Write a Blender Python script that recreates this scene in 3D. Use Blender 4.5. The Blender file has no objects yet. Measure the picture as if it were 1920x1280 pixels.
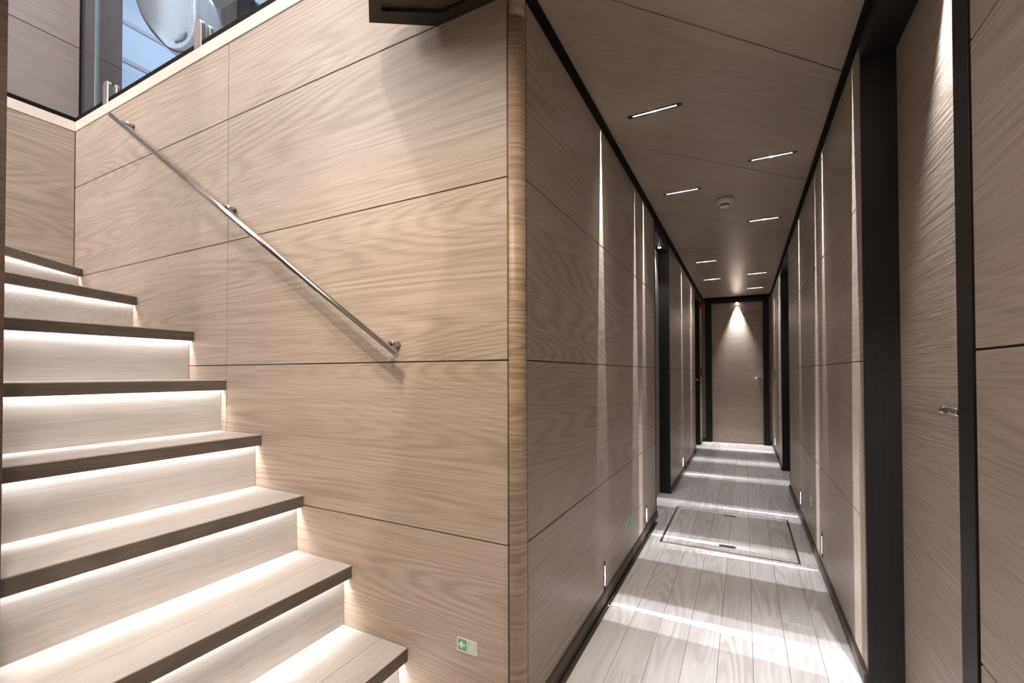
import bpy, bmesh, math, random
from mathutils import Vector, Matrix
random.seed(7)
PI = math.pi
scene = bpy.context.scene
col = scene.collection

# ---------------------------------------------------------------- camera
cam_d = bpy.data.cameras.new('camera')
cam = bpy.data.objects.new('camera', cam_d)
col.objects.link(cam)
scene.camera = cam
yaw, pitch, roll = -0.4800, 0.0140, 0.0025
cy_, sy_ = math.cos(yaw), math.sin(yaw)
fw = Vector((sy_*math.cos(pitch), cy_*math.cos(pitch), math.sin(pitch)))
rt = Vector((cy_, -sy_, 0))
dn = fw.cross(rt)
rt2 = rt*math.cos(roll) + dn*math.sin(roll)
dn2 = dn*math.cos(roll) - rt*math.sin(roll)
M = Matrix((rt2, -dn2, -fw)).transposed().to_4x4()
M.translation = Vector((0, 0, 1.05))
cam.matrix_world = M
cam_d.sensor_width = 36.0
cam_d.lens = 836.0/1920*36
cam_d.shift_y = 48.5/1920
cam_d.clip_start = 0.02

# ---------------------------------------------------------------- world and exposure
w = bpy.data.worlds.new('world')
scene.world = w
w.use_nodes = True
w.node_tree.nodes['Background'].inputs[0].default_value = (0.72, 0.80, 1.0, 1)
w.node_tree.nodes['Background'].inputs[1].default_value = 0.10
vs = scene.view_settings
vs.view_transform = 'Standard'
vs.look = 'None'
vs.gamma = 1.0
vs.use_curve_mapping = False
vs.exposure = 1.3

def K(r, g, b): return (r, g, b)
WARM = (1.0, 0.90, 0.80)
NEUT = (0.985, 0.97, 1.0)
COOL = (0.93, 0.95, 1.0)

def light(name, typ, loc, energy, color, size=0.1, rot=None, **kw):
    d = bpy.data.lights.new(name, typ)
    d.energy = energy
    d.color = color
    if typ == 'AREA':
        d.shape = 'RECTANGLE'
        d.size = size if not isinstance(size, tuple) else size[0]
        d.size_y = size if not isinstance(size, tuple) else size[1]
    else:
        d.shadow_soft_size = size
    for k, v in kw.items(): setattr(d, k, v)
    o = bpy.data.objects.new(name, d)
    col.objects.link(o)
    o.location = loc
    if rot: o.rotation_euler = rot
    return o

# upstairs: ceiling lamp that throws the ceiling-edge shadow on the stair wall, and added soft fill light
light('upper_deck_lamp', 'POINT', (0.10, -1.20, 4.40), 80, (1.0, 0.92, 0.90), 0.04)
light('upper_deck_glow', 'AREA', (-2.2, 0.3, 4.60), 26, (1.0, 0.93, 0.89), (2.6, 1.6))
o = light('upper_deck_front_fill', 'AREA', (-3.0, -1.5, 3.7), 40, (1.0, 0.94, 0.91), (1.6, 1.3))  # added unseen fill from the front, aimed at the stair wall
o.rotation_euler = (Vector((-2.0, 1.17, 1.6))-Vector(o.location)).to_track_quat('-Z', 'Y').to_euler()
light('upper_deck_daylight', 'AREA', (-3.3, 2.2, 4.60), 28, (0.72, 0.84, 1.0), (1.6, 1.6))
# lobby behind the camera: added fill spot brightening the stair wall, soft ceiling light
o = light('lobby_stair_fill', 'SPOT', (-0.50, 0.05, 2.14), 28, (1.0, 0.85, 0.70), 0.05, spot_size=math.radians(105), spot_blend=1.0)
o.rotation_euler = (Vector((-1.25, 1.17, 0.45))-Vector(o.location)).to_track_quat('-Z', 'Y').to_euler()
light('lobby_glow', 'AREA', (-0.42, -0.25, 2.15), 5, (1.0, 0.86, 0.72), (0.25, 0.5))

def sheet_light(name, loc, energy, color, axis, core, wide):
    """Linear lamp: a small source behind a slot; its distribution (as an IES curve would give)
    is a thin sheet across Y with a soft wide foot.  axis: 'Z' shines down, '+X'/'-X' off a wall."""
    d = bpy.data.lights.new(name, 'POINT')
    d.energy = energy; d.color = color; d.shadow_soft_size = 0.002
    d.use_nodes = True
    nt = d.node_tree; N = nt.nodes; L = nt.links
    for n in list(N): N.remove(n)
    out = N.new('ShaderNodeOutputLight'); em = N.new('ShaderNodeEmission')
    tc = N.new('ShaderNodeTexCoord'); sep = N.new('ShaderNodeSeparateXYZ')
    L.new(tc.outputs['Normal'], sep.inputs[0])
    def mth(op, a, b=None, c=None):
        m = N.new('ShaderNodeMath'); m.operation = op
        for i, v in enumerate((a, b, c)):
            if v is None: continue
            if isinstance(v, (int, float)): m.inputs[i].default_value = v
            else: L.new(v, m.inputs[i])
        return m.outputs[0]
    ny = mth('ABSOLUTE', sep.outputs['Y'])
    main = sep.outputs['Z'] if axis == 'Z' else sep.outputs['X']
    fwd = mth('ABSOLUTE', main)
    q = mth('DIVIDE', ny, mth('MAXIMUM', fwd, 0.001))
    def ss(w0, w1):
        mr = N.new('ShaderNodeMapRange'); mr.interpolation_type = 'SMOOTHSTEP'
        L.new(q, mr.inputs[0]); mr.inputs[1].default_value = w0; mr.inputs[2].default_value = w1
        mr.inputs[3].default_value = 1; mr.inputs[4].default_value = 0
        return mr.outputs[0]
    c = mth('MULTIPLY', ss(0.054, 0.062), core)
    if axis == 'Z': c = mth('MULTIPLY', c, mth('POWER', fwd, 0.3))
    f = mth('ADD', mth('MULTIPLY', ss(0.05, 0.45), wide), mth('MULTIPLY', ss(0.3, 2.5), wide*0.5))
    f = mth('MULTIPLY', f, mth('POWER', fwd, 9.0 if axis == 'Z' else 1.0))
    s = mth('ADD', c, f)
    if axis == 'X':
        mr = N.new('ShaderNodeMapRange'); mr.interpolation_type = 'SMOOTHSTEP'
        L.new(sep.outputs['Z'], mr.inputs[0])
        for k_, v_ in enumerate((0.45, 0.80, 1.0, 0.0)): mr.inputs[k_+1].default_value = v_
        s = mth('MULTIPLY', s, mr.outputs[0])
    L.new(s, em.inputs['Strength'])
    L.new(em.outputs[0], out.inputs[0])
    o = bpy.data.objects.new(name, d); col.objects.link(o); o.location = loc
    return o

CEIL = 2.20
WL, WR = -0.580, 0.360            # faces of the corridor walls
YS = 1.170                        # face of the stair wall
YE = 7.50                         # end wall
CEIL_L = [(-0.34, y) for y in (2.01, 2.99, 4.99, 5.97)]
CEIL_R = [(0.14, y) for y in (2.725, 3.82, 5.86, 6.85)]
LOW_L = [2.03, 3.02, 5.00]
LOW_R = [2.86, 3.86, 6.85]
for i, (x, y) in enumerate(CEIL_L + CEIL_R):
    e = 7.0
    sheet_light('slot_beam', (x, y, CEIL-0.005), e, NEUT, 'Z', 5.0, 0.62)
for y in LOW_L: sheet_light('slot_beam', (WL+0.006, y, 0.125), 2.6, NEUT, 'X', 6.0, 0.16)
for y in LOW_R: sheet_light('slot_beam', (WR-0.006, y, 0.145), 2.6, NEUT, 'X', 6.0, 0.16)

# ---------------------------------------------------------------- materials
def newmat(name):
    m = bpy.data.materials.new(name); m.use_nodes = True
    nt = m.node_tree; b = nt.nodes['Principled BSDF']
    return m, nt, b

def plain(name, c, rough=0.5, metal=0.0, spec=0.5):
    m, nt, b = newmat(name)
    b.inputs['Base Color'].default_value = (*c, 1)
    b.inputs['Roughness'].default_value = rough
    b.inputs['Metallic'].default_value = metal
    b.inputs['Specular IOR Level'].default_value = spec
    # faint variation
    n = nt.nodes.new('ShaderNodeTexNoise'); n.inputs['Scale'].default_value = 30
    mr = nt.nodes.new('ShaderNodeMapRange'); mr.inputs[3].default_value = max(0, rough-0.03); mr.inputs[4].default_value = rough+0.03
    nt.links.new(n.outputs[0], mr.inputs[0]); nt.links.new(mr.outputs[0], b.inputs['Roughness'])
    return m

def emis(name, c, s):
    m, nt, b = newmat(name)
    b.inputs['Base Color'].default_value = (*c, 1)
    b.inputs['Emission Color'].default_value = (*c, 1)
    b.inputs['Emission Strength'].default_value = s
    return m

def wood(name, light_c, dark_c, grain='X', across=3.2, along=0.27, rings=50, ring_amt=0.6, fine_amt=0.7,
         rough=0.42, bump=0.25, rotz=0.0, rand=False, fine=150, spec=0.5, fal=4.0):
    """Oak veneer: contour lines of a stretched noise give cathedral figures, a finer stretched noise the pores."""
    m, nt, b = newmat(name)
    N, L = nt.nodes, nt.links
    tc = N.new('ShaderNodeTexCoord')
    src = tc.outputs['Object']
    if rand:
        oi = N.new('ShaderNodeObjectInfo')
        mu = N.new('ShaderNodeVectorMath'); mu.operation = 'MULTIPLY_ADD'
        cmb = N.new('ShaderNodeCombineXYZ')
        for i in range(3): L.new(oi.outputs['Random'], cmb.inputs[i])
        L.new(cmb.outputs[0], mu.inputs[0]); mu.inputs[1].default_value = (37.0, 91.0, 53.0); L.new(src, mu.inputs[2])
        src = mu.outputs[0]
    def mapped(a, c):
        mp = N.new('ShaderNodeMapping'); mp.vector_type = 'POINT'
        r0 = N.new('ShaderNodeMapping'); r0.inputs['Rotation'].default_value = (0, 0, rotz)
        L.new(src, r0.inputs[0]); L.new(r0.outputs[0], mp.inputs[0])
        mp.inputs['Scale'].default_value = {'X': (a, c, c), 'Y': (c, a, c), 'Z': (c, c, a), 'XY': (a, a, c)}[grain]
        return mp.outputs[0]
    n1 = N.new('ShaderNodeTexNoise'); n1.inputs['Scale'].default_value = 1.0; n1.inputs['Detail'].default_value = 1.2; n1.inputs['Roughness'].default_value = 0.45
    L.new(mapped(along, across), n1.inputs['Vector'])
    def mth(op, a, b2=None):
        x = N.new('ShaderNodeMath'); x.operation = op
        for i, v in enumerate((a, b2)):
            if v is None: continue
            if isinstance(v, (int, float)): x.inputs[i].default_value = v
            else: L.new(v, x.inputs[i])
        return x.outputs[0]
    s = mth('SINE', mth('MULTIPLY', n1.outputs[0], rings*2*PI))
    s01 = mth('POWER', mth('MULTIPLY_ADD' if False else 'ADD', mth('MULTIPLY', s, 0.5), 0.5), 1.6)
    n2 = N.new('ShaderNodeTexNoise'); n2.inputs['Scale'].default_value = 1.0; n2.inputs['Detail'].default_value = 3.0; n2.inputs['Roughness'].default_value = 0.65
    L.new(mapped(fal, fine), n2.inputs['Vector'])
    n3 = N.new('ShaderNodeTexNoise'); n3.inputs['Scale'].default_value = 1.0; n3.inputs['Detail'].default_value = 2.0
    L.new(mapped(0.6, 7.0), n3.inputs['Vector'])
    # ring contrast comes and goes
    n4 = N.new('ShaderNodeTexNoise'); n4.inputs['Scale'].default_value = 1.0
    L.new(mapped(0.9, 3.3), n4.inputs['Vector'])
    fade = N.new('ShaderNodeMapRange'); L.new(n4.outputs[0], fade.inputs[0])
    fade.inputs[1].default_value = 0.38; fade.inputs[2].default_value = 0.66; fade.inputs[3].default_value = 0.25; fade.inputs[4].default_value = 1.0
    f1 = mth('MULTIPLY', mth('MULTIPLY', s01, ring_amt), fade.outputs[0])
    f2 = N.new('ShaderNodeMapRange'); L.new(n2.outputs[0], f2.inputs[0])
    f2.inputs[1].default_value = 0.36; f2.inputs[2].default_value = 0.68; f2.inputs[3].default_value = 0.0; f2.inputs[4].default_value = fine_amt
    f3 = N.new('ShaderNodeMapRange'); L.new(n3.outputs[0], f3.inputs[0])
    f3.inputs[1].default_value = 0.35; f3.inputs[2].default_value = 0.65; f3.inputs[3].default_value = 0.0; f3.inputs[4].default_value = 0.2
    fac = mth('ADD', mth('ADD', f1, f2.outputs[0]), f3.outputs[0])
    if rand:
        fac = mth('ADD', fac, mth('MULTIPLY', mth('SUBTRACT', oi.outputs['Random'], 0.5), 0.35))
    mx = N.new('ShaderNodeMix'); mx.data_type = 'RGBA'
    L.new(fac, mx.inputs[0]); mx.inputs[6].default_value = (*light_c, 1); mx.inputs[7].default_value = (*dark_c, 1)
    L.new(mx.outputs[2], b.inputs['Base Color'])
    b.inputs['Roughness'].default_value = rough
    b.inputs['Specular IOR Level'].default_value = spec
    if bump:
        bp = N.new('ShaderNodeBump'); bp.inputs['Strength'].default_value = bump; bp.inputs['Distance'].default_value = 0.0012
        L.new(mth('SUBTRACT', 1.0, mth('ADD', f1, f2.outputs[0])), bp.inputs['Height'])
        L.new(bp.outputs[0], b.inputs['Normal'])
    return m

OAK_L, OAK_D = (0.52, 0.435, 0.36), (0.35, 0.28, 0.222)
m_oakY = wood('oak_veneer_dimmed', (0.45, 0.38, 0.32), (0.29, 0.235, 0.19), 'Y')  # darkened copy of the stair oak; dimmer corridor light put into the colour
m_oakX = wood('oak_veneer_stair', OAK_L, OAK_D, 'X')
m_oakC = wood('oak_ceiling_dimmed', (0.37, 0.305, 0.25), (0.25, 0.20, 0.16), 'X', rotz=-0.805, rough=0.36, ring_amt=0.35, fine_amt=0.35, bump=0.08, fine=90)  # same wood as the walls, darkened to stand for the dim ceiling light
m_oakR = wood('oak_end_grain', (0.56, 0.43, 0.30), (0.30, 0.215, 0.145), 'XY', across=15, along=1.6, rings=9, ring_amt=0.7, fine_amt=0.7, fine=240, bump=0.4)
m_oakT = wood('oak_tread', (0.57, 0.53, 0.50), (0.42, 0.385, 0.355), 'Y', rough=0.4, rand=True, bump=0.1, ring_amt=0.35, fine_amt=0.5)
m_oakTd = wood('oak_nosing', (0.15, 0.128, 0.108), (0.10, 0.083, 0.07), 'Y', rough=0.45, bump=0.08)
m_oakS = wood('oak_riser', (0.53, 0.50, 0.47), (0.39, 0.36, 0.335), 'Y', rough=0.45, rand=True, bump=0.1, ring_amt=0.25, fine_amt=0.6)
m_floor = wood('oak_floor', (0.80, 0.78, 0.77), (0.56, 0.525, 0.505), 'Y', across=7.0, along=0.8, rings=13, ring_amt=0.75, fine_amt=0.45, rough=0.32, rand=True, bump=0.05, fine=150)
m_dark = wood('dark_stained_wood', (0.018, 0.015, 0.013), (0.011, 0.009, 0.007), 'Z', rough=0.5, spec=0.3, bump=0.05)
m_darkh = wood('dark_stained_lobby_wood', (0.085, 0.058, 0.042), (0.04, 0.026, 0.018), 'Y', rough=0.4, bump=0.1)
m_fascia = wood('brown_fascia_wood', (0.028, 0.019, 0.013), (0.016, 0.011, 0.008), 'X', rough=0.4, bump=0.05)
m_brownp = wood('brown_ceiling_wood', (0.085, 0.062, 0.045), (0.05, 0.036, 0.026), 'X', rough=0.4, bump=0.05)
m_back = plain('dark_joint', (0.075, 0.058, 0.045), 0.8)
m_base = plain('brown_baseboard', (0.085, 0.070, 0.060), 0.5)
m_stone = plain('cream_stone', (0.74, 0.66, 0.585), 0.35)
m_black = plain('black_rubber', (0.008, 0.008, 0.009), 0.4)
m_chrome = plain('polished_steel', (0.62, 0.60, 0.58), 0.2, 1.0)
m_steel = plain('brushed_steel', (0.42, 0.43, 0.44), 0.3, 1.0)
m_bezel = plain('dark_bezel_metal', (0.03, 0.027, 0.025), 0.3, 0.6)
m_white = plain('white_plastic', (0.72, 0.69, 0.66), 0.4)
m_gloss = plain('white_gloss_shell', (0.50, 0.56, 0.64), 0.12)
m_bluewall = plain('pale_blue_white_panel', (0.50, 0.60, 0.76), 0.5)
m_band = plain('grey_band', (0.30, 0.34, 0.40), 0.4)
m_column = wood('graphite_column', (0.055, 0.052, 0.064), (0.04, 0.037, 0.045), 'Z', rough=0.25, bump=0.02)
m_grey = wood('grey_wood_panel', (0.15, 0.135, 0.125), (0.09, 0.08, 0.074), 'Z', rough=0.4)
m_pink = wood('pale_upper_panel', (0.30, 0.265, 0.26), (0.24, 0.205, 0.20), 'Y', rough=0.3, rings=14)
m_red = plain('red_plastic', (0.42, 0.015, 0.015), 0.35)
m_signpale = plain('pale_luminous_sign', (0.74, 0.79, 0.62), 0.45)
m_signgreen = plain('sign_green', (0.14, 0.36, 0.20), 0.45)
m_signmint = plain('sign_mint', (0.50, 0.66, 0.58), 0.45)
m_matte = plain('matte_black_trim', (0.006, 0.005, 0.004), 0.85, 0, 0.15)
m_slot = plain('slot_black', (0.004, 0.004, 0.004), 0.7)
m_led = emis('stair_led', (1.0, 0.985, 0.98), 40.0)
m_strip = emis('lamp_strip', (0.93, 0.96, 1.0), 4.0)
m_spot = emis('spot_lens', (1.0, 0.96, 0.92), 30.0)
m_ceilb = plain('ceiling_void', (0.02, 0.016, 0.013), 0.8)
m_plaster = plain('pale_upper_plaster', (0.6, 0.57, 0.54), 0.7)

def glassmat():
    m = bpy.data.materials.new('clear_glass'); m.use_nodes = True
    nt = m.node_tree; N = nt.nodes; L = nt.links
    for n in list(N): N.remove(n)
    out = N.new('ShaderNodeOutputMaterial'); tr = N.new('ShaderNodeBsdfTransparent'); gl = N.new('ShaderNodeBsdfGlossy')
    fr = N.new('ShaderNodeFresnel'); fr.inputs[0].default_value = 1.5; mx = N.new('ShaderNodeMixShader')
    tr.inputs[0].default_value = (0.92, 0.96, 0.98, 1); gl.inputs['Roughness'].default_value = 0.01
    ge = N.new('ShaderNodeNewGeometry'); mm = N.new('ShaderNodeMath'); mm.operation = 'MULTIPLY'; inv = N.new('ShaderNodeMath'); inv.operation = 'SUBTRACT'; inv.inputs[0].default_value = 1.0
    L.new(ge.outputs['Backfacing'], inv.inputs[1]); L.new(fr.outputs[0], mm.inputs[0]); L.new(inv.outputs[0], mm.inputs[1])
    L.new(mm.outputs[0], mx.inputs[0]); L.new(tr.outputs[0], mx.inputs[1]); L.new(gl.outputs[0], mx.inputs[2]); L.new(mx.outputs[0], out.inputs[0])
    return m
m_glass = glassmat()
m_glassedge = plain('green_glass_edge', (0.16, 0.30, 0.30), 0.15)

# ---------------------------------------------------------------- mesh helpers
def obj(name, bm, mat, parent=None, smooth=False):
    me = bpy.data.meshes.new(name)
    bmesh.ops.recalc_face_normals(bm, faces=bm.faces)
    if smooth:
        for f in bm.faces: f.smooth = True
    bm.to_mesh(me); bm.free()
    me.materials.append(mat)
    o = bpy.data.objects.new(name, me)
    col.objects.link(o)
    if parent is not None: o.parent = parent
    return o

def add_box(bm, x0, x1, y0, y1, z0, z1, bev=0.0):
    r = bmesh.ops.create_cube(bm, size=1.0)
    v = r['verts']
    bmesh.ops.scale(bm, vec=(abs(x1-x0), abs(y1-y0), abs(z1-z0)), verts=v)
    bmesh.ops.translate(bm, vec=((x0+x1)/2, (y0+y1)/2, (z0+z1)/2), verts=v)
    if bev:
        e = list({e for q in v for e in q.link_edges})
        bmesh.ops.bevel(bm, geom=e, offset=bev, segments=1, affect='EDGES')

def box(name, x0, x1, y0, y1, z0, z1, mat, parent=None, bev=0.0):
    bm = bmesh.new(); add_box(bm, x0, x1, y0, y1, z0, z1, bev)
    return obj(name, bm, mat, parent)

def add_prism(bm, pts, z0, z1, axis='Z', bev=0.0):
    """pts: 2-D polygon; extruded along axis. axis Z: (x,y); Y: (x,z); X: (y,z)"""
    def P(p, h):
        return {'Z': (p[0], p[1], h), 'Y': (p[0], h, p[1]), 'X': (h, p[0], p[1])}[axis]
    a = [bm.verts.new(P(p, z0)) for p in pts]; b = [bm.verts.new(P(p, z1)) for p in pts]
    fs = [bm.faces.new(a), bm.faces.new(b[::-1])]
    n = len(pts)
    for i in range(n): fs.append(bm.faces.new((a[i], b[i], b[(i+1) % n], a[(i+1) % n])))
    if bev:
        bmesh.ops.recalc_face_normals(bm, faces=fs)
        e = list({e for f in fs[:2] for e in f.edges})
        bmesh.ops.bevel(bm, geom=e, offset=bev, segments=1, affect='EDGES')

def prism(name, pts, z0, z1, mat, parent=None, axis='Z', bev=0.0):
    bm = bmesh.new(); add_prism(bm, pts, z0, z1, axis, bev)
    return obj(name, bm, mat, parent)

def add_tube(bm, p0, p1, r0, r1=None, seg=20, caps=True):
    p0, p1 = Vector(p0), Vector(p1); r1 = r0 if r1 is None else r1
    d = (p1-p0); q = d.to_track_quat('Z', 'Y').to_matrix()
    A, B = [], []
    for i in range(seg):
        a = 2*PI*i/seg; v = Vector((math.cos(a), math.sin(a), 0))
        A.append(bm.verts.new(p0+q@(v*r0))); B.append(bm.verts.new(p1+q@(v*r1)))
    for i in range(seg):
        f = bm.faces.new((A[i], A[(i+1) % seg], B[(i+1) % seg], B[i])); f.smooth = True
    if caps: bm.faces.new(A[::-1]); bm.faces.new(B)

def add_lathe(bm, prof, center, axis='Z', seg=32):
    """prof: (radius, height) list, revolved about axis through center"""
    rings = []
    for r, h in prof:
        ring = []
        for i in range(seg):
            a = 2*PI*i/seg; u, v = r*math.cos(a), r*math.sin(a)
            p = {'Z': (u, v, h), 'X': (h, u, v), 'Y': (u, h, v)}[axis]
            ring.append(bm.verts.new(Vector(center)+Vector(p)))
        rings.append(ring)
    for a, b in zip(rings, rings[1:]):
        for i in range(seg):
            f = bm.faces.new((a[i], a[(i+1) % seg], b[(i+1) % seg], b[i])); f.smooth = True
    bm.faces.new(rings[0]); bm.faces.new(rings[-1][::-1])

def stadium(cx, cz, L, W, n=8, vert=False):
    """capsule outline, long axis first coordinate unless vert"""
    pts = []
    for s, a0 in ((1, -PI/2), (-1, PI/2)):
        for i in range(n+1):
            a = a0 + PI*i/n
            pts.append((s*(L-W)/2 + W/2*math.cos(a), W/2*math.sin(a)))
    if vert: pts = [(y, x) for x, y in pts][::-1]
    return [(cx+x, cz+z) for x, z in pts]

def empty(name, loc):
    o = bpy.data.objects.new(name, None); col.objects.link(o); o.location = loc; o.empty_display_size = 0.05
    return o

def thing(name, label, cat, loc, group=None):
    o = empty(name, loc); o['label'] = label; o['category'] = cat
    if group: o['group'] = group
    return o

def keep(o, parent):      # parent without moving (parents are never rotated or scaled)
    o.parent = parent; o.location = Vector(o.location) - Vector(parent.location)
    return o

def struct(o):
    o['kind'] = 'structure'; return o

# ---------------------------------------------------------------- panelled walls
G = 0.0038     # joint width
TH = 0.010    # panel thickness in front of the dark backing
def panels_x(parent, X, side, ys, zs, mat, name='panel'):
    """panels on a plane x = X, room on side (+1: room towards +x). ys, zs: joint positions"""
    for j in range(len(zs)-1):
        for i in range(len(ys)-1):
            x0, x1 = (X-TH, X) if side > 0 else (X, X+TH)
            bm = bmesh.new(); add_box(bm, x0, x1, ys[i]+G/2, ys[i+1]-G/2, zs[j]+G/2, zs[j+1]-G/2, 0.0012)
            obj(name, bm, mat, parent)
def panels_y(parent, Y, xs, zs, mat, name='panel'):
    for j in range(len(zs)-1):
        for i in range(len(xs)-1):
            bm = bmesh.new(); add_box(bm, xs[i]+G/2, xs[i+1]-G/2, Y, Y+TH, zs[j]+G/2, zs[j+1]-G/2, 0.0012)
            obj(name, bm, mat, parent)

ZJ = [0.045, 0.545, 1.090, 1.637, 2.184]
ZS = [0.0, 0.540, 1.090, 1.640, 2.190, 2.534]

# corridor left wall: segments between the recesses
REC_L = [(3.40, 4.09), (6.42, 7.08)]
REC_R = [(1.135, 1.865), (4.72, 5.60)]
NF = 0.0125
wl = struct(box('wall_left', WL-0.16, WL-TH, 1.19, REC_L[0][0]-NF, 0, 2.5, m_back))
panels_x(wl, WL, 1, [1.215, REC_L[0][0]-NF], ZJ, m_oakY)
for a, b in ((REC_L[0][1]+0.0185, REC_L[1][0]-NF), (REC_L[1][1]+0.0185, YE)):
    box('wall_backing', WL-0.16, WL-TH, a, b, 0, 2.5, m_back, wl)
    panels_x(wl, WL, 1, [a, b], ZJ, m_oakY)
wr = struct(box('wall_right', WR+TH, WR+0.16, -2.0, REC_R[0][0]-0.0635, 0, 2.5, m_back))
panels_x(wr, WR, -1, [-2.0, REC_R[0][0]-0.065], ZJ, m_oakY)
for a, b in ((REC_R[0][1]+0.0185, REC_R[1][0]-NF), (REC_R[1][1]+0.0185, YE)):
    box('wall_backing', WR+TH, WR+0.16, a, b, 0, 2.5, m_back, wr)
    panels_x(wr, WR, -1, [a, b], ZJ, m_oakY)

# stair wall
ws = struct(box('wall_stair', -3.9, WL-0.045, YS+TH, YS+0.16, -0.05, 2.534, m_back))
panels_y(ws, YS, [-3.615, -2.036, WL-0.043], ZS, m_oakX)
# rounded corner post between stair wall and corridor
bm = bmesh.new()
pts = []
r = 0.040
for i in range(13):
    a = -PI/2 + (PI/2)*i/12
    pts.append((WL-0.0405+r*math.cos(a), YS+0.0405+r*math.sin(a)))
pts = [(WL-0.0405, YS+0.06)] + pts + [(WL-0.012, YS+0.041), (WL-0.012, YS+0.06)]
add_prism(bm, [(x+0.0005, y) for x, y in pts], 0, 2.534)
cp = struct(obj('trim_1', bm, m_oakR))
for p in cp.data.polygons: p.use_smooth = abs(p.normal.z) < 0.5
# wall beyond the landing
wd = struct(box('wall_landing', -3.90, -3.615-TH, 0.20, YS+0.02, 0, 2.534, m_back))
panels_x(wd, -3.615, 1, [0.30, YS], [0, 0.54, 1.09, 1.64, 2.534], m_oakY)
# inner wall by the camera side of the stair
wi = struct(box('wall_inner', -3.70, -1.60, 0.24, 0.352, 0, 2.0, m_darkh))
wp = struct(box('wall_post', -1.60, -1.440, 0.20, 0.352, 0, 4.7, m_darkh))
wf = struct(box('wall_front', -1.60, -1.450, -2.0, 0.20, 0, 2.4, m_darkh))
wb = struct(box('wall_back', -1.60, 0.52, -2.12, -2.0, 0, 4.7, m_oakX))
# end wall
we = struct(box('wall_end', WL-0.16, WR+0.16, YE+TH, YE+0.12, 0, 2.5, m_back))
panels_y(we, YE, [WL, -0.527], ZJ, m_oakX)
panels_y(we, YE, [0.325, WR], ZJ, m_oakX)

# ---------------------------------------------------------------- baseboards
def baseboard_x(name, X, side, segs):
    root = None
    for a, b in segs:
        x0, x1 = (X-0.02, X+0.012) if side > 0 else (X-0.012, X+0.02)
        o = box(name if root is None else 'board', x0, x1, a, b, 0, 0.043, m_base, root, 0.002)
        if root is None: root = struct(o)
    return root
baseboard_x('baseboard_left', WL, 1, [(1.215, REC_L[0][0]), (REC_L[0][1]+0.005, REC_L[1][0]), (REC_L[1][1]+0.005, YE)])
baseboard_x('baseboard_right', WR, -1, [(-2.0, REC_R[0][0]-0.065), (REC_R[0][1]+0.02, REC_R[1][0]), (REC_R[1][1]+0.02, YE)])
bb = struct(box('baseboard_end', WL+0.012, -0.527, YE-0.012, YE+0.005, 0, 0.043, m_base))
box('board', 0.325, WR-0.012, YE-0.012, YE+0.005, 0, 0.043, m_base, bb)

# ---------------------------------------------------------------- floor planks
fl = struct(box('floor', -3.7, 0.55, -2.05, YE+0.1, -0.08, -0.013, m_back))
PW = 0.1135
x = -0.775
ci = 0
while x < 0.50:
    y = 1.17 if x < -0.60 else -2.0
    if x < -0.60: y = 3.3
    off = random.uniform(0.3, 1.6)
    ends = []
    yy = y
    first = True
    while yy < YE:
        Lp = off if first else random.choice((1.35, 1.6, 1.85))
        first = False
        y1 = min(YE, yy+Lp)
        bm = bmesh.new(); add_box(bm, x+0.0006, x+PW-0.0006, yy+0.0006, y1-0.0006, -0.013, 0.0, 0.0008)
        obj('plank', bm, m_floor, fl)
        yy = y1
    x += PW; ci += 1
x = -0.775-PW
while x > -1.5:
    for a, b in ((-2.0, -0.4), (-0.4, YS)):
        a2 = a + (0.5 if ci % 2 else 0)*(a > -1)
        b2 = b + (0.5 if ci % 2 else 0)*(b < 0)
        bm = bmesh.new(); add_box(bm, x+0.0006, x+PW-0.0006, a2+0.0006, b2-0.0006, -0.013, 0.0, 0.0008)
        obj('plank', bm, m_floor, fl)
    x -= PW; ci += 1
for k in range(2):
    x = -0.775+PW*k
    bm = bmesh.new(); add_box(bm, x+0.0006, x+PW-0.0006, -2.0, YS, -0.013, 0.0, 0.0008)
    obj('plank', bm, m_floor, fl)

# ---------------------------------------------------------------- ceilings
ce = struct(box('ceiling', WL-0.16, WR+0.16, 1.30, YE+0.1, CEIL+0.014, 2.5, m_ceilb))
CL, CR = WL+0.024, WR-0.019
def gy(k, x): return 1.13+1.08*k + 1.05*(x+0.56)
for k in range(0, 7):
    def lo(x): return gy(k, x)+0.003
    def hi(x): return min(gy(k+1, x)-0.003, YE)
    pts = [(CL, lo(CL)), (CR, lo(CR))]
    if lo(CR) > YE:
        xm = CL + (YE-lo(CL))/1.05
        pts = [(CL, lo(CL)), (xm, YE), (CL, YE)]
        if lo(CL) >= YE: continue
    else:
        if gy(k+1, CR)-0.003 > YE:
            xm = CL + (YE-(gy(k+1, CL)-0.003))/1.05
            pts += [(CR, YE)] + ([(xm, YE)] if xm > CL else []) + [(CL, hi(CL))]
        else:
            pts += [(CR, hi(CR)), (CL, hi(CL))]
    prism('panel', pts, CEIL, CEIL+0.012, m_oakC, ce, 'Z', 0.001)
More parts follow.
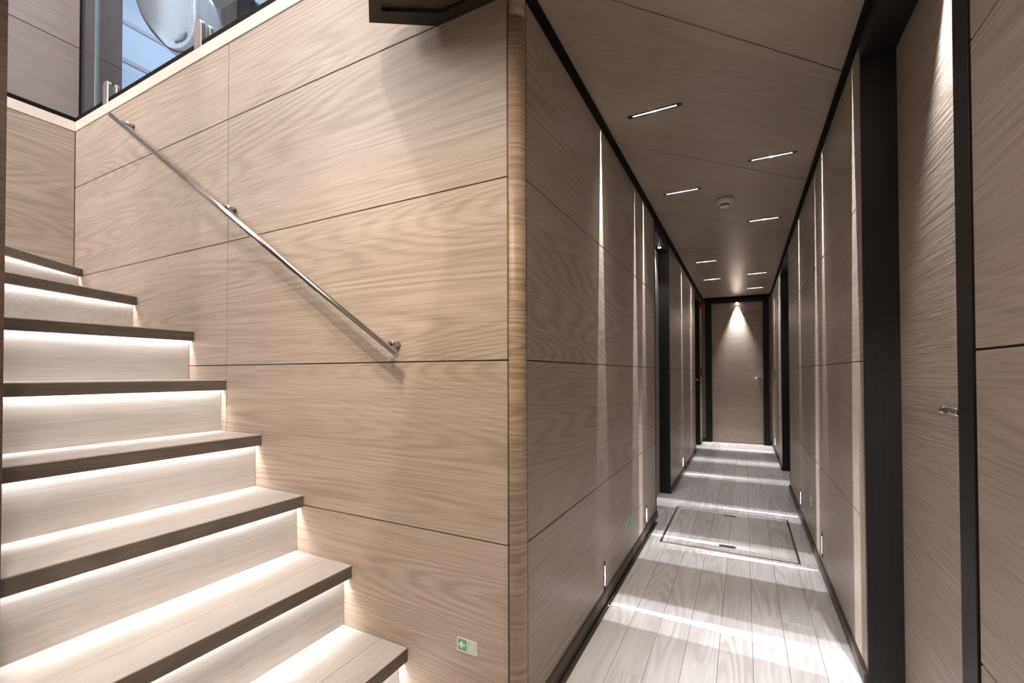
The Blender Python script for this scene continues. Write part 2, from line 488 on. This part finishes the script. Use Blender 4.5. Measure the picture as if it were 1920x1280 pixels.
# lobby ceiling: one panel with a brown border along the stairwell opening
lob = [(-1.068, 1.055), (-0.885, YS-0.002), (CL, YS-0.002), (CL, 1.12), (CR, gy(0, CR)-0.003), (CR, -1.98), (-0.57, -1.98), (-0.57, 0.557)]
prism('panel', [(-0.555, 1.133), (CR, gy(0, CR)-0.003), (CR, -1.98), (-0.52, -1.98), (-0.52, 0.56), (-0.555, 0.595)], CEIL, CEIL+0.012, m_oakC, ce, 'Z', 0.001)
prism('panel', [(-1.000, 1.040), (-0.835, 1.133), (-0.560, 1.133), (-0.560, 0.600)], CEIL, CEIL+0.012, m_brownp, ce, 'Z', 0.001)
bm = bmesh.new()
def strip2(bm, a, b, c, d, z0, z1): add_prism(bm, [a, b, c, d], z0, z1)
strip2(bm, (-1.068, 1.055), (-0.885, YS-0.002), (-0.838, 1.133), (-1.000, 1.040), CEIL-0.012, CEIL+0.10)
strip2(bm, (-0.885, YS-0.002), (WL-0.044, YS-0.002), (WL-0.044, 1.133), (-0.838, 1.133), CEIL-0.012, CEIL+0.10)
strip2(bm, (-1.068, 1.055), (-1.000, 1.040), (-0.520, 0.560), (-0.57, 0.543), CEIL-0.012, CEIL+0.10)
strip2(bm, (-0.57, 0.543), (-0.520, 0.560), (-0.52, -1.98), (-0.57, -1.98), CEIL-0.012, CEIL+0.10)
t2 = struct(obj('trim_2', bm, m_fascia))
struct(prism('ceiling', [(p[0], p[1]) for p in [(-1.06, 1.053), (-0.885, YS-0.004), (-0.60, YS-0.004), (-0.60, 1.29), (0.52, 1.29), (0.52, -2.0), (-0.565, -2.0), (-0.565, 0.55)]], CEIL+0.014, CEIL+0.06, m_ceilb))

# dark cornice strips
t3 = struct(box('trim_3', WL-0.002, CL, 1.20, YE, 2.182, 2.26, m_matte))
t4 = struct(box('trim_4', CR, WR+0.004, -2.0, YE, 2.178, 2.26, m_matte))
t5 = struct(box('trim_5', CL, CR, YE-0.03, YE+0.01, 2.165, 2.21, m_matte))

# ---------------------------------------------------------------- door recesses
def lever(parent, base, nrm, along, L=0.12, mat=None):
    """lever handle: rose, neck, lever, keyhole rose; nrm out of the door, along the lever direction"""
    mat = mat or m_chrome
    b = Vector(base); n = Vector(nrm); a = Vector(along)
    bm = bmesh.new(); add_tube(bm, b, b+n*0.008, 0.026, seg=24)
    h = obj('door_handle', bm, mat, parent)
    bm = bmesh.new(); add_tube(bm, b+n*0.008, b+n*0.050, 0.009, seg=14)
    add_tube(bm, b+n*0.046-a*0.009, b+n*0.046+a*L, 0.0085, 0.0075, seg=14)
    add_lathe(bm, [(0.001, -0.009), (0.008, -0.006), (0.0095, 0), (0.008, 0.006), (0.001, 0.009)], b+n*0.046+a*L, 'Z', 14)
    obj('lever', bm, mat, h)
    bm = bmesh.new(); add_tube(bm, b+Vector((0, 0, -0.075)), b+Vector((0, 0, -0.075))+n*0.007, 0.024, seg=24)
    k = obj('key_rose', bm, mat, h)
    return h

def recess(n, X, side, y0, y1, near_face, depth=0.085, handle=None, ztop=2.115):
    """door set back in a wall. side +1: wall on the left (room towards +x)"""
    s = -1 if side > 0 else 1       # direction into the wall
    def bx(name, a, b, ya, yb, z0, z1, mat, parent=None, bev=0.0):
        xa, xb = sorted((X+s*a, X+s*b)); return box(name, xa, xb, ya, yb, z0, z1, mat, parent, bev)
    d = struct(bx('door_%d' % n, depth, depth+0.04, y0+0.003, y1-0.003, 0.006, ztop-0.003, m_oakY, None, 0.001))
    fr = bx('door_frame', -0.003, depth+0.05, y1, y1+0.018, 0, 2.182, m_dark, d, 0.001)
    fr = bx('door_frame', -0.003, depth+0.05, y0-near_face, y0, 0, 2.182, m_dark, d, 0.001)
    bx('header', -0.003, depth+0.05, y0, y1, ztop, 2.182, m_dark, d, 0.001)
    bx('door_backing', depth+0.045, 0.155, y0, y1, 0, 2.2, m_back, d)
    bx('door_backing', 0.0, 0.155, y0-near_face, y1+0.018, 2.186, 2.5, m_back, d)
    return d
d1 = recess(1, WL, 1, *REC_L[0], 0.012)
d2 = recess(2, WL, 1, *REC_L[1], 0.012, depth=0.06)
d3 = recess(3, WR, -1, *REC_R[0], 0.063, depth=0.090)
d4 = recess(4, WR, -1, *REC_R[1], 0.012, depth=0.085)
lever(d3, (WR+0.090, 1.275, 0.965), (-1, 0, 0), (0, 1, 0), 0.085)
lever(d2, (WL-0.06, 6.98, 0.955), (1, 0, 0), (0, -1, 0), 0.10)

# end door with frame
d5 = struct(box('door_5', -0.437, 0.247, YE, YE+0.012, 0.008, 2.108, m_oakX, None, 0.001))
box('door_frame', -0.527, -0.440, YE-0.055, YE+0.012, 0, 2.166, m_dark, d5, 0.002)
box('door_frame', 0.250, 0.325, YE-0.055, YE+0.012, 0, 2.166, m_dark, d5, 0.002)
box('header', -0.440, 0.250, YE-0.055, YE+0.012, 2.111, 2.166, m_dark, d5, 0.002)
lever(d5, (0.205, YE, 0.972), (0, -1, 0), (-1, 0, 0), 0.095)

# ---------------------------------------------------------------- staircase (one fixed thing: treads, nosings, risers, lamps)
st = thing('staircase', 'pale oak staircase with dark nosings and lit risers beside the stair wall', 'staircase', (-2.0, 0.8, 0))
steps = [  # nosing front edge: wall end (x, y), inner end (x, y), top z
    ((-1.003, 1.168), (-1.003, 0.354), 0.138),
    ((-1.263, 1.168), (-1.263, 0.354), 0.360),
    ((-1.523, 1.168), (-1.523, 0.354), 0.581),
    ((-1.786, 1.168), (-1.786, 0.354), 0.800),
    ((-2.036, 1.168), (-2.036, 0.354), 1.026),
    ((-2.297, 1.168), (-2.297, 0.354), 1.254),
    ((-2.840, 1.168), (-2.480, 0.354), 1.462),
    ((-3.500, 1.168), (-2.850, 0.354), 1.682),
]
def lerp2(a, b, t): return (a[0]+(b[0]-a[0])*t, a[1]+(b[1]-a[1])*t)
NT = 0.046
for i, (w_, n_, z) in enumerate(steps):
    nxt = steps[i+1] if i+1 < len(steps) else ((-3.56, 1.168), (-3.56, 0.354), 0)
    dvec = Vector((w_[0]-n_[0], w_[1]-n_[1], 0)).normalized()
    inn = Vector((-dvec.y, dvec.x, 0))            # points up the stair (towards -x)
    def off(p, q):   # shift line inward by q keeping its ends on the side walls
        k = q/abs(inn.x) if abs(inn.x) > 1e-6 else q
        return (max(p[0]-k, -3.612), p[1])
    # nosing
    nb = obj('nosing', (lambda bm: (add_prism(bm, [w_, n_, off(n_, 0.026), off(w_, 0.026)], z-NT, z-0.004, 'Z', 0.0015), bm)[1])(bmesh.new()), m_oakTd)
    keep(nb, st)
    fb = obj('tread', (lambda bm: (add_prism(bm, [w_, n_, off(n_, 0.118), off(w_, 0.118)], z-0.004, z, 'Z', 0.0008), bm)[1])(bmesh.new()), m_oakT)
    keep(fb, st)
    # second tread board, to the next riser (and a little under it)
    a, b = off(w_, 0.1195), off(n_, 0.1195)
    c, d = (nxt[0][0]-0.045, nxt[0][1]), (nxt[1][0]-0.045, nxt[1][1])
    if i+1 == len(steps): c, d = (-3.6125, 1.168), (-3.6125, 0.354)
    if True:
        tb = obj('tread', (lambda bm: (add_prism(bm, [a, b, d, c], z-0.016, z, 'Z', 0.0008), bm)[1])(bmesh.new()), m_oakT)
        keep(tb, st)
    # riser
    z0 = steps[i-1][2]-0.012 if i else 0
    rb = obj('riser', (lambda bm: (add_prism(bm, [off(w_, 0.040), off(n_, 0.040), off(n_, 0.058), off(w_, 0.058)], z0, z-0.017 if i+1 < len(steps) else z-0.017, 'Z'), bm)[1])(bmesh.new()), m_oakS)
    keep(rb, st)
    ub = obj('soffit', (lambda bm: (add_prism(bm, [off(w_, 0.026), off(n_, 0.026), off(n_, 0.058), off(w_, 0.058)], z-0.0160, z-0.0045, 'Z'), bm)[1])(bmesh.new()), m_oakTd)
    keep(ub, st)
    # led strip in the gap behind the nosing
    e0, e1 = (w_[0], w_[1]-0.012), (n_[0], n_[1])
    lb = obj('led_strip', (lambda bm: (add_prism(bm, [off(e0, 0.028), off(e1, 0.028), off(e1, 0.0385), off(e0, 0.0385)], z-0.026, z-0.018, 'Z'), bm)[1])(bmesh.new()), m_led)
    keep(lb, st)
    lb['label'] = 'glowing white strip under the nosing'

# ---------------------------------------------------------------- handrail
hr = thing('handrail', 'slim polished steel handrail sloping down the oak stair wall', 'handrail', (-1.98, YS, 1.78))
RA, RB = Vector((-2.945, 1.092, 2.415)), Vector((-0.985, 1.092, 1.108))
bm = bmesh.new(); add_tube(bm, RA, RB, 0.0125, seg=28)
keep(obj('rail', bm, m_chrome), hr)
rd = (RB-RA).normalized()
for xb in (-2.893, -1.981, -1.046):
    t = (xb-RA.x)/(RB.x-RA.x); p = RA+(RB-RA)*t
    bm = bmesh.new()
    add_tube(bm, (p.x, YS-0.040, p.z), (p.x, YS, p.z), 0.0115, seg=20)
    br = keep(obj('bracket', bm, m_steel), hr)
    bm = bmesh.new(); add_tube(bm, (p.x, p.y, p.z), (p.x, YS-0.040, p.z), 0.0085, seg=16)
    o = obj('stem', bm, m_steel); o.parent = br; o.location = -Vector(hr.location)*0 - (Vector(br.location)+Vector(hr.location))

# ---------------------------------------------------------------- ceiling lamps
def ceiling_lamp(x, y, label):
    t = thing('ceiling_light', label, 'light', (x, y, CEIL), 'slot lights in the corridor ceiling')
    bm = bmesh.new()
    outer = stadium(x, y, 0.232, 0.026); inner = stadium(x, y, 0.205, 0.010)
    n = len(outer)
    zt, zb = CEIL+0.001, CEIL-0.0015
    vo = [bm.verts.new((p[0], p[1], zt)) for p in outer]; vo2 = [bm.verts.new((p[0], p[1], zb)) for p in outer]
    vi = [bm.verts.new((p[0], p[1], zb)) for p in inner]; vi2 = [bm.verts.new((p[0], p[1], zt)) for p in inner]
    for i in range(n):
        j = (i+1) % n
        bm.faces.new((vo[i], vo[j], vo2[j], vo2[i])); bm.faces.new((vo2[i], vo2[j], vi[j], vi[i])); bm.faces.new((vi[i], vi[j], vi2[j], vi2[i]))
    keep(obj('bezel', bm, m_bezel), t)
    bm = bmesh.new(); add_box(bm, x-0.093, x+0.093, y-0.0023, y+0.0023, CEIL-0.0017, CEIL+0.001, 0.0)
    keep(obj('light_strip', bm, m_strip), t)
    bm = bmesh.new(); add_prism(bm, stadium(x, y, 0.206, 0.011), CEIL-0.0006, CEIL+0.0005)
    keep(obj('channel', bm, m_slot), t)
LAB = ['nearest slot light in the ceiling, on the left before the first long seam', 'slot light in the ceiling just left of the smoke detector',
       'slot light in the ceiling, third back on the left side', 'slot light in the ceiling, left one closest to the end door']
LABR = ['nearest slot light on the right side of the ceiling', 'slot light in the ceiling behind and right of the smoke detector',
        'slot light in the ceiling, third back on the right side', 'slot light in the ceiling, right one closest to the end door']
for (x, y), lb in zip(CEIL_L, LAB): ceiling_lamp(x, y, lb)
for (x, y), lb in zip(CEIL_R, LABR): ceiling_lamp(x, y, lb)

def wall_lamp(X, side, y, zc, label):
    t = thing('wall_light', label, 'light', (X, y, zc), 'vertical slot lights low on the corridor walls')
    s = side
    a, b = sorted((X, X+s*0.003))
    outer = stadium(y, zc, 0.138, 0.018, vert=True); inner = stadium(y, zc, 0.108, 0.008, vert=True)
    bm = bmesh.new(); n = len(outer)
    vo = [bm.verts.new((X, *p)) for p in outer]; v2 = [bm.verts.new((X+s*0.003, *p)) for p in outer]
    vi = [bm.verts.new((X+s*0.003, *p)) for p in inner]; v3 = [bm.verts.new((X, *p)) for p in inner]
    for i in range(n):
        j = (i+1) % n
        bm.faces.new((vo[i], vo[j], v2[j], v2[i])); bm.faces.new((v2[i], v2[j], vi[j], vi[i])); bm.faces.new((vi[i], vi[j], v3[j], v3[i]))
    keep(obj('bezel', bm, m_bezel), t)
    bm = bmesh.new(); c, d = sorted((X, X+s*0.0034)); add_box(bm, c, d, y-0.0032, y+0.0032, zc-0.044, zc+0.044)
    keep(obj('light_strip', bm, m_strip), t)
for y, lb in zip(LOW_L, ['vertical slot light low on the left wall, nearest the oak corner post', 'vertical slot light low on the left wall beside the first recess',
                         'small vertical slot light low on the left wall past the dark door frame']):
    wall_lamp(WL, 1, y, 0.118, lb)
for y, lb in zip(LOW_R, ['vertical slot light low on the right wall, nearest the camera', 'vertical slot light low on the right wall, second from the camera',
                         'vertical slot light low on the right wall near the end door']):
    wall_lamp(WR, -1, y, 0.140, lb)

# round spots over doors
def spot(loc, label, tgt, energy, ang=70, size=0.012, rad=0.018, dx=0.0):
    t = thing('door_spotlight', label, 'light', loc)
    x, y, z = loc
    bm = bmesh.new(); add_lathe(bm, [(rad, 0.0), (rad, -0.004), (rad*0.72, -0.005), (rad*0.72, -0.0035)], (x, y, z), 'Z', 24)
    keep(obj('bezel', bm, m_steel), t)
    bm = bmesh.new(); add_lathe(bm, [(rad*0.6, -0.004), (rad*0.55, -0.007), (rad*0.2, -0.008)], (x, y, z), 'Z', 24)
    keep(obj('lens', bm, m_spot), t)
    o = light('spot_beam', 'SPOT', (x+dx, y, z-0.015), energy, NEUT, size, spot_size=math.radians(ang), spot_blend=1.0)
    dv = Vector(tgt)-Vector((x+dx, y, z)); o.rotation_euler = dv.to_track_quat('-Z', 'Y').to_euler()
spot((-0.085, YE-0.030, 2.111), 'small round spotlight above the closed door at the corridor end', (-0.085, YE-0.026, 1.0), 110, 50)
spot((WL-0.045, 3.90, 2.115), 'small round spotlight in the top of the first left recess', (WL-0.06, 3.9, 0.2), 10, 80)
spot((WR+0.050, 5.25, 2.115), 'small round spotlight in the top of the far right recess', (WR+0.03, 5.2, 0.2), 10, 80)
spot((WR+0.058, 1.41, 2.115), 'small round spotlight above the nearest door on the right', (WR+0.069, 1.41, 0.2), 88, 58, dx=0.009)

# ---------------------------------------------------------------- smoke detector
sd = thing('smoke_detector', 'round white smoke detector on the oak ceiling', 'smoke detector', (-0.105, 3.26, CEIL))
bm = bmesh.new(); add_lathe(bm, [(0.055, 0.0), (0.056, -0.012), (0.053, -0.018)], (-0.105, 3.26, CEIL), 'Z', 40)
keep(obj('base', bm, m_white), sd)
bm = bmesh.new(); add_lathe(bm, [(0.053, -0.018), (0.050, -0.026), (0.036, -0.031), (0.033, -0.032)], (-0.105, 3.26, CEIL), 'Z', 40)
keep(obj('housing', bm, m_white), sd)
bm = bmesh.new(); add_lathe(bm, [(0.028, -0.031), (0.028, -0.045)], (-0.105, 3.26, CEIL), 'Z', 32)
keep(obj('grille', bm, m_black), sd)
bm = bmesh.new()
for i in range(16):
    a = 2*PI*i/16; cx, cyy = -0.105+0.031*math.cos(a), 3.26+0.031*math.sin(a)
    add_tube(bm, (cx, cyy, CEIL-0.031), (cx-0.003*math.cos(a), cyy-0.003*math.sin(a), CEIL-0.046), 0.0022, seg=6)
keep(obj('rib', bm, m_white), sd)
bm = bmesh.new(); add_lathe(bm, [(0.031, -0.045), (0.029, -0.050), (0.020, -0.053)], (-0.105, 3.26, CEIL), 'Z', 32)
keep(obj('cap', bm, m_white), sd)

# ---------------------------------------------------------------- floor hatch
hx0, hx1, hy0, hy1 = -0.478, 0.268, 2.905, 3.735
fh = thing('floor_hatch', 'rectangular floor hatch outlined by grey metal strips in the corridor floor', 'hatch', (-0.1, 3.3, 0))
hp = bpy.data.objects.new('hatch_panel', None)
bounds = [hx0+0.013] + [v for v in [-0.775+PW*k for k in range(1, 11)] if hx0+0.04 < v < hx1-0.03] + [hx1-0.013]
for a, b in zip(bounds, bounds[1:]):
    bm = bmesh.new(); add_box(bm, a+0.0006, b-0.0006, hy0+0.013, hy1-0.013, -0.010, 0.0012, 0.0006)
    keep(obj('plank', bm, m_floor), fh)
for q in ((hx0, hx0+0.012, hy0, hy1), (hx1-0.012, hx1, hy0, hy1), (hx0+0.012, hx1-0.012, hy0, hy0+0.012), (hx0+0.012, hx1-0.012, hy1-0.012, hy1)):
    bm = bmesh.new(); add_box(bm, *q, -0.008, 0.0016, 0.0005)
    keep(obj('frame_strip', bm, m_steel), fh)
for (px, py) in ((-0.100, 3.005), (-0.103, 3.650)):
    bm = bmesh.new(); add_box(bm, px-0.045, px+0.045, py-0.022, py+0.022, -0.004, 0.0028, 0.001)
    o = keep(obj('pull_plate', bm, m_steel), fh)
    bm = bmesh.new(); add_box(bm, px-0.034, px+0.034, py-0.012, py+0.012, 0.0026, 0.0032)
    o2 = obj('recess', bm, m_black); o2.parent = o; o2.location = -(Vector(o.location)+Vector(fh.location))
    bm = bmesh.new(); add_box(bm, px-0.020, px+0.020, py-0.004, py+0.004, 0.003, 0.007, 0.001)
    o2 = obj('finger_bar', bm, m_chrome); o2.parent = o; o2.location = -(Vector(o.location)+Vector(fh.location))

# ---------------------------------------------------------------- signs
ARROW = [(-0.42, 0.0), (-0.02, 0.42), (0.14, 0.26), (0.0, 0.12), (0.42, 0.12), (0.42, -0.12), (0.0, -0.12), (0.14, -0.26), (-0.02, -0.42)]
def man_polys():
    head = [(0.10+0.085*math.cos(2*PI*i/10), 0.36+0.085*math.sin(2*PI*i/10)) for i in range(10)]
    body = [(-0.06, 0.22), (0.14, 0.25), (0.16, 0.10), (0.06, -0.08), (-0.10, -0.06), (-0.04, 0.08)]
    arm1 = [(-0.06, 0.22), (-0.26, 0.12), (-0.30, -0.04), (-0.22, -0.05), (-0.19, 0.07), (-0.04, 0.13)]
    arm2 = [(0.14, 0.25), (0.20, 0.08), (0.34, 0.04), (0.33, -0.03), (0.14, 0.01), (0.09, 0.16)]
    leg1 = [(0.06, -0.08), (0.14, -0.26), (0.06, -0.46), (-0.03, -0.46), (0.03, -0.27), (-0.07, -0.10)]
    leg2 = [(-0.10, -0.06), (-0.17, -0.22), (-0.36, -0.24), (-0.36, -0.32), (-0.12, -0.31), (0.0, -0.12)]
    return [head, body, arm1, arm2, leg1, leg2]
def sign(label, P, cx, cz, W, H, arrow_first=True, flip=1, split=True):
    """P(u, z, d) -> world point; u across, d out of the wall"""
    t = thing('emergency_exit_sign', label, 'sign', P(0, cz, 0))
    def poly_obj(name, polys, d0, d1, mat):
        bm = bmesh.new()
        for pl in polys:
            a = [bm.verts.new(P(u, z, d0)) for u, z in pl]; b = [bm.verts.new(P(u, z, d1)) for u, z in pl]
            bm.faces.new(a); bm.faces.new(b[::-1])
            for i in range(len(pl)):
                j = (i+1) % len(pl); bm.faces.new((a[i], b[i], b[j], a[j]))
        return keep(obj(name, bm, mat), t)
    def R(u0, u1, z0, z1): return [(u0, z0), (u1, z0), (u1, z1), (u0, z1)]
    bw = H*0.09
    poly_obj('plate', [R(-W/2, W/2, cz-H/2, cz+H/2)], 0, 0.0016, m_signpale)
    poly_obj('green_field', [R(-W/2+bw, -bw/3 if split else W/2-bw, cz-H/2+bw, cz+H/2-bw)], 0.0016, 0.0019, m_signgreen)
    if split: poly_obj('mint_field', [R(bw/3-0.001, W/2-bw, cz-H/2+bw, cz+H/2-bw)], 0.0016, 0.0019, m_signmint)
    s = H*0.80
    poly_obj('arrow', [[(-flip*W*0.25*(1 if arrow_first else -1) + (flip if arrow_first else -flip)*u*s*0.85, cz+v*s*0.8) for u, v in ARROW]], 0.0019, 0.0022, m_signpale)
    poly_obj('running_person', [[(flip*W*0.25*(1 if arrow_first else -1)+u*s, cz+v*s) for u, v in pl] for pl in man_polys()], 0.0019, 0.0022, m_signpale)
sign('small green exit sign with left arrow low on the oak stair wall', lambda u, z, d: (-0.768+u, YS-d, z), 0, 0.2075, 0.0730, 0.0425)
sign('small green exit sign low on the left corridor wall', lambda u, z, d: (WL+d, 2.545+u, z), 0, 0.208, 0.16, 0.046, arrow_first=False, split=False)
sign('small pale exit sign low on the right corridor wall', lambda u, z, d: (WR-d, 3.31-u, z), 0, 0.262, 0.09, 0.075)

# ---------------------------------------------------------------- alarm bits by the end door
t = thing('fire_alarm_sounder', 'round red fire alarm sounder high on the left wall near the end door', 'alarm', (WL, 7.25, 2.07))
bm = bmesh.new(); add_lathe(bm, [(0.050, 0), (0.050, 0.018)], (WL, 7.25, 2.07), 'X', 28); keep(obj('base', bm, m_red), t)
bm = bmesh.new(); add_lathe(bm, [(0.046, 0.018), (0.044, 0.045), (0.034, 0.056), (0.012, 0.060)], (WL, 7.25, 2.07), 'X', 28); keep(obj('dome', bm, m_red), t)
t = thing('fire_call_point', 'red fire call point box on the left wall near the end door', 'alarm', (WL, 7.25, 1.06))
bm = bmesh.new(); add_box(bm, WL, WL+0.028, 7.21, 7.29, 1.00, 1.11, 0.004); keep(obj('body', bm, m_red), t)
bm = bmesh.new(); add_box(bm, WL+0.028, WL+0.0295, 7.232, 7.268, 1.035, 1.075, 0.0); keep(obj('press_plate', bm, m_white), t)
t = thing('light_switch', 'small dark switch plate on the right wall near the end door', 'switch', (WR, 6.86, 1.03))
bm = bmesh.new(); add_box(bm, WR-0.006, WR, 6.81, 6.89, 0.975, 1.09, 0.001); keep(obj('plate', bm, m_bezel), t)
bm = bmesh.new(); add_box(bm, WR-0.009, WR-0.006, 6.835, 6.865, 1.01, 1.055, 0.001); keep(obj('rocker', bm, m_steel), t)
t = thing('night_sensor', 'small pale oval sensor low on the left wall past the dark door frame', 'sensor', (WL, 5.42, 0.33))
bm = bmesh.new(); add_lathe(bm, [(0.028, 0), (0.027, 0.006), (0.018, 0.010), (0.006, 0.011)], (WL, 5.42, 0.33), 'X', 24); keep(obj('cover', bm, m_white), t)

# ---------------------------------------------------------------- upper deck seen over the stair wall
SZ0, SZ1 = 2.534, 2.594
sl = struct(box('trim_6', -3.90, -0.60, YS-0.004, YS+0.60, SZ0, SZ1, m_stone, None, 0.002))
sl2 = struct(box('trim_7', -3.95, -3.611, 0.20, YS-0.0045, SZ0, SZ1, m_stone, None, 0.002))
uf = struct(box('floor_upper', -5.2, 0.5, YS+0.60, 4.2, 2.40, 2.60, m_grey))
ch = struct(box('trim_8', -3.64, -0.62, YS+0.002, YS+0.046, SZ1, SZ1+0.030, m_matte))
ch2 = struct(box('trim_9', -3.66, -3.618, 0.20, YS+0.002, SZ1, SZ1+0.028, m_matte))
# glass balustrade
gb = thing('glass_balustrade', 'frameless glass balustrade standing on the cream slab above the stair wall', 'balustrade', (-2.2, YS+0.028, SZ1))
bm = bmesh.new(); add_box(bm, -3.425, -0.75, YS+0.023, YS+0.034, SZ1+0.010, 3.62)
keep(obj('glass_pane', bm, m_glass), gb)
bm = bmesh.new(); add_box(bm, -3.429, -3.4255, YS+0.022, YS+0.035, SZ1+0.010, 3.62, 0.001)
keep(obj('glass_edge', bm, m_glassedge), gb)
for xc in (-3.225, -2.285):
    for (ya, yb) in ((YS-0.002, YS+0.0195), (YS+0.0375, YS+0.058)):
        prof = [(xc-0.030, SZ1+0.001), (xc+0.030, SZ1+0.001), (xc+0.030, SZ1+0.115)] + [(xc+0.030*math.cos(a), SZ1+0.115+0.022*math.sin(a)) for a in [PI*i/8 for i in range(1, 8)]] + [(xc-0.030, SZ1+0.115)]
        bm = bmesh.new(); add_prism(bm, prof, ya, yb, 'Y', 0.003)
        keep(obj('clamp', bm, m_chrome), gb)
# column and panels behind
struct(box('wall_column', -3.86, -3.445, YS+0.05, YS+0.16, SZ1+0.001, 4.7, m_column))
wu = struct(box('wall_upper', -3.80, -3.70, 0.20, YS+0.045, SZ1+0.045, 4.7, m_back))
panels_x(wu, -3.69, 1, [0.20, YS+0.040], [SZ1+0.048, 3.10, 3.55, 4.7], m_pink)
box('grey_strip', -3.72, -3.668, 0.20, YS+0.045, SZ1+0.001, SZ1+0.045, m_band, wu)
ww = struct(box('wall_far', -4.75, -4.68, 1.30, 2.62, 2.60, 5.0, m_bluewall))
for z in (3.36, 3.72, 4.05): box('band', -4.682, -4.672, 1.30, 2.60, z, z+0.035, m_band, ww)
box('pilaster', -4.70, -4.60, 1.40, 1.655, 2.60, 5.0, m_grey, ww)
box('pilaster', -4.70, -4.61, 1.66, 1.76, 2.60, 5.0, m_pink, ww)
wg = struct(box('wall_grey', -4.70, -1.2, 2.62, 2.72, 2.60, 5.0, m_back))
xs = [-4.68, -4.38, -4.12, -3.9, -3.6, -3.3, -3.0, -2.7, -2.4, -2.1, -1.8, -1.5, -1.2]
panels_y(wg, 2.61, xs, [2.60, 5.0], m_grey)
struct(box('window_1', -4.16, -3.30, 2.59, 2.608, 3.72, 4.6, m_black))
struct(box('ceiling_upper', -5.2, 0.6, -2.1, 4.2, 4.75, 4.85, m_plaster))

# white moulded chair behind the glass
lc = thing('moulded_chair', 'glossy white moulded shell chair with a hand slot, behind the glass balustrade', 'chair', (-3.28, 1.80, 2.60))
OUT = [(-3.707, 3.858), (-3.702, 3.633), (-3.656, 3.522), (-3.568, 3.416), (-3.44, 3.294), (-3.292, 3.171), (-3.163, 3.103), (-3.053, 3.082),
       (-2.982, 3.111), (-2.948, 3.187), (-2.961, 3.341), (-3.029, 3.568), (-3.316, 3.867), (-3.592, 3.956)]
HOL = [(-3.262, 3.205), (-3.209, 3.198), (-3.139, 3.192), (-3.096, 3.196), (-3.056, 3.170), (-3.062, 3.138), (-3.126, 3.138), (-3.208, 3.168)]
def smooth_loop(P, k=8):
    n = len(P); o = []
    for i in range(n):
        p0, p1, p2, p3 = [Vector(P[(i+j-1) % n]) for j in range(4)]
        for q in range(k):
            t = q/k
            o.append(0.5*((2*p1)+(p2-p0)*t+(2*p0-5*p1+4*p2-p3)*t*t+(3*p1-p0-3*p2+p3)*t*t*t))
    return o
def cast(loop, c, ang):
    d = Vector((math.cos(ang), math.sin(ang))); best = None
    for i in range(len(loop)):
        a, b = loop[i]-c, loop[(i+1) % len(loop)]-c
        e = b-a; den = d.x*e.y-d.y*e.x
        if abs(den) < 1e-12: continue
        t = (a.x*e.y-a.y*e.x)/den; u = (a.x*d.y-a.y*d.x)/den
        if t > 0 and -1e-6 <= u <= 1+1e-6: best = t if best is None else max(best, t)
    return c+d*(best or 0.01)
hc = Vector((-3.150, 3.170)); n = 72
so, sh = smooth_loop(OUT), smooth_loop(HOL)
A = [cast(so, hc, 2*PI*i/n) for i in range(n)]; H = [cast(sh, hc, 2*PI*i/n) for i in range(n)]
def mixp(i, t): return H[i]+(A[i]-H[i])*t
ctr = Vector((-3.32, 3.52))
def ringpts(f): return [f(i) for i in range(n)]
bm = bmesh.new()
def ring(f): return [bm.verts.new(f(i)) for i in range(n)]
def dish(p):   # the seat face is dished away from the rim
    return 0.05*max(0.0, 1-((p-ctr).length/0.42)**2)
def fr(t, dy):
    def g(i):
        p = mixp(i, t); return (p.x, 1.50+dy+dish(p), p.y)
    return g
rings = [ring(fr(0.0, 0.035)), ring(fr(0.0, 0.006)), ring(fr(0.06, 0.0)), ring(fr(0.45, 0.0)), ring(fr(0.8, -0.004)), ring(fr(0.93, -0.012)), ring(fr(0.985, -0.008)), ring(fr(1.0, 0.004)), ring(fr(0.985, 0.018)), ring(fr(0.9, 0.026)), ring(fr(0.45, 0.036))]
rings.append(rings[0])
for a, b in zip(rings, rings[1:]):
    for i in range(n):
        j = (i+1) % n; bm.faces.new((a[i], a[j], b[j], b[i]))
keep(obj('shell', bm, m_gloss, None, True), lc)
bm = bmesh.new()
def bd(k, dy):
    def g(i):
        p = ctr+(A[i]-ctr)*k; return (p.x-dy*0.55, 1.50+dy, p.y-0.02+dy*0.2)
    return g
rings = [ring(bd(0.96, 0.022)), ring(bd(1.0, 0.05)), ring(bd(0.97, 0.12)), ring(bd(0.86, 0.24)), ring(bd(0.62, 0.36)), ring(bd(0.3, 0.42))]
for a, b in zip(rings, rings[1:]):
    for i in range(n):
        j = (i+1) % n; bm.faces.new((a[i], a[j], b[j], b[i]))
bm.faces.new(rings[-1])
keep(obj('back_body', bm, m_gloss, None, True), lc)
bm = bmesh.new()
add_lathe(bm, [(0.21, 0.0), (0.21, 0.015), (0.04, 0.04), (0.028, 0.10), (0.028, 0.72)], (-3.30, 1.78, 2.60), 'Z', 32)
keep(obj('pedestal', bm, m_gloss), lc)
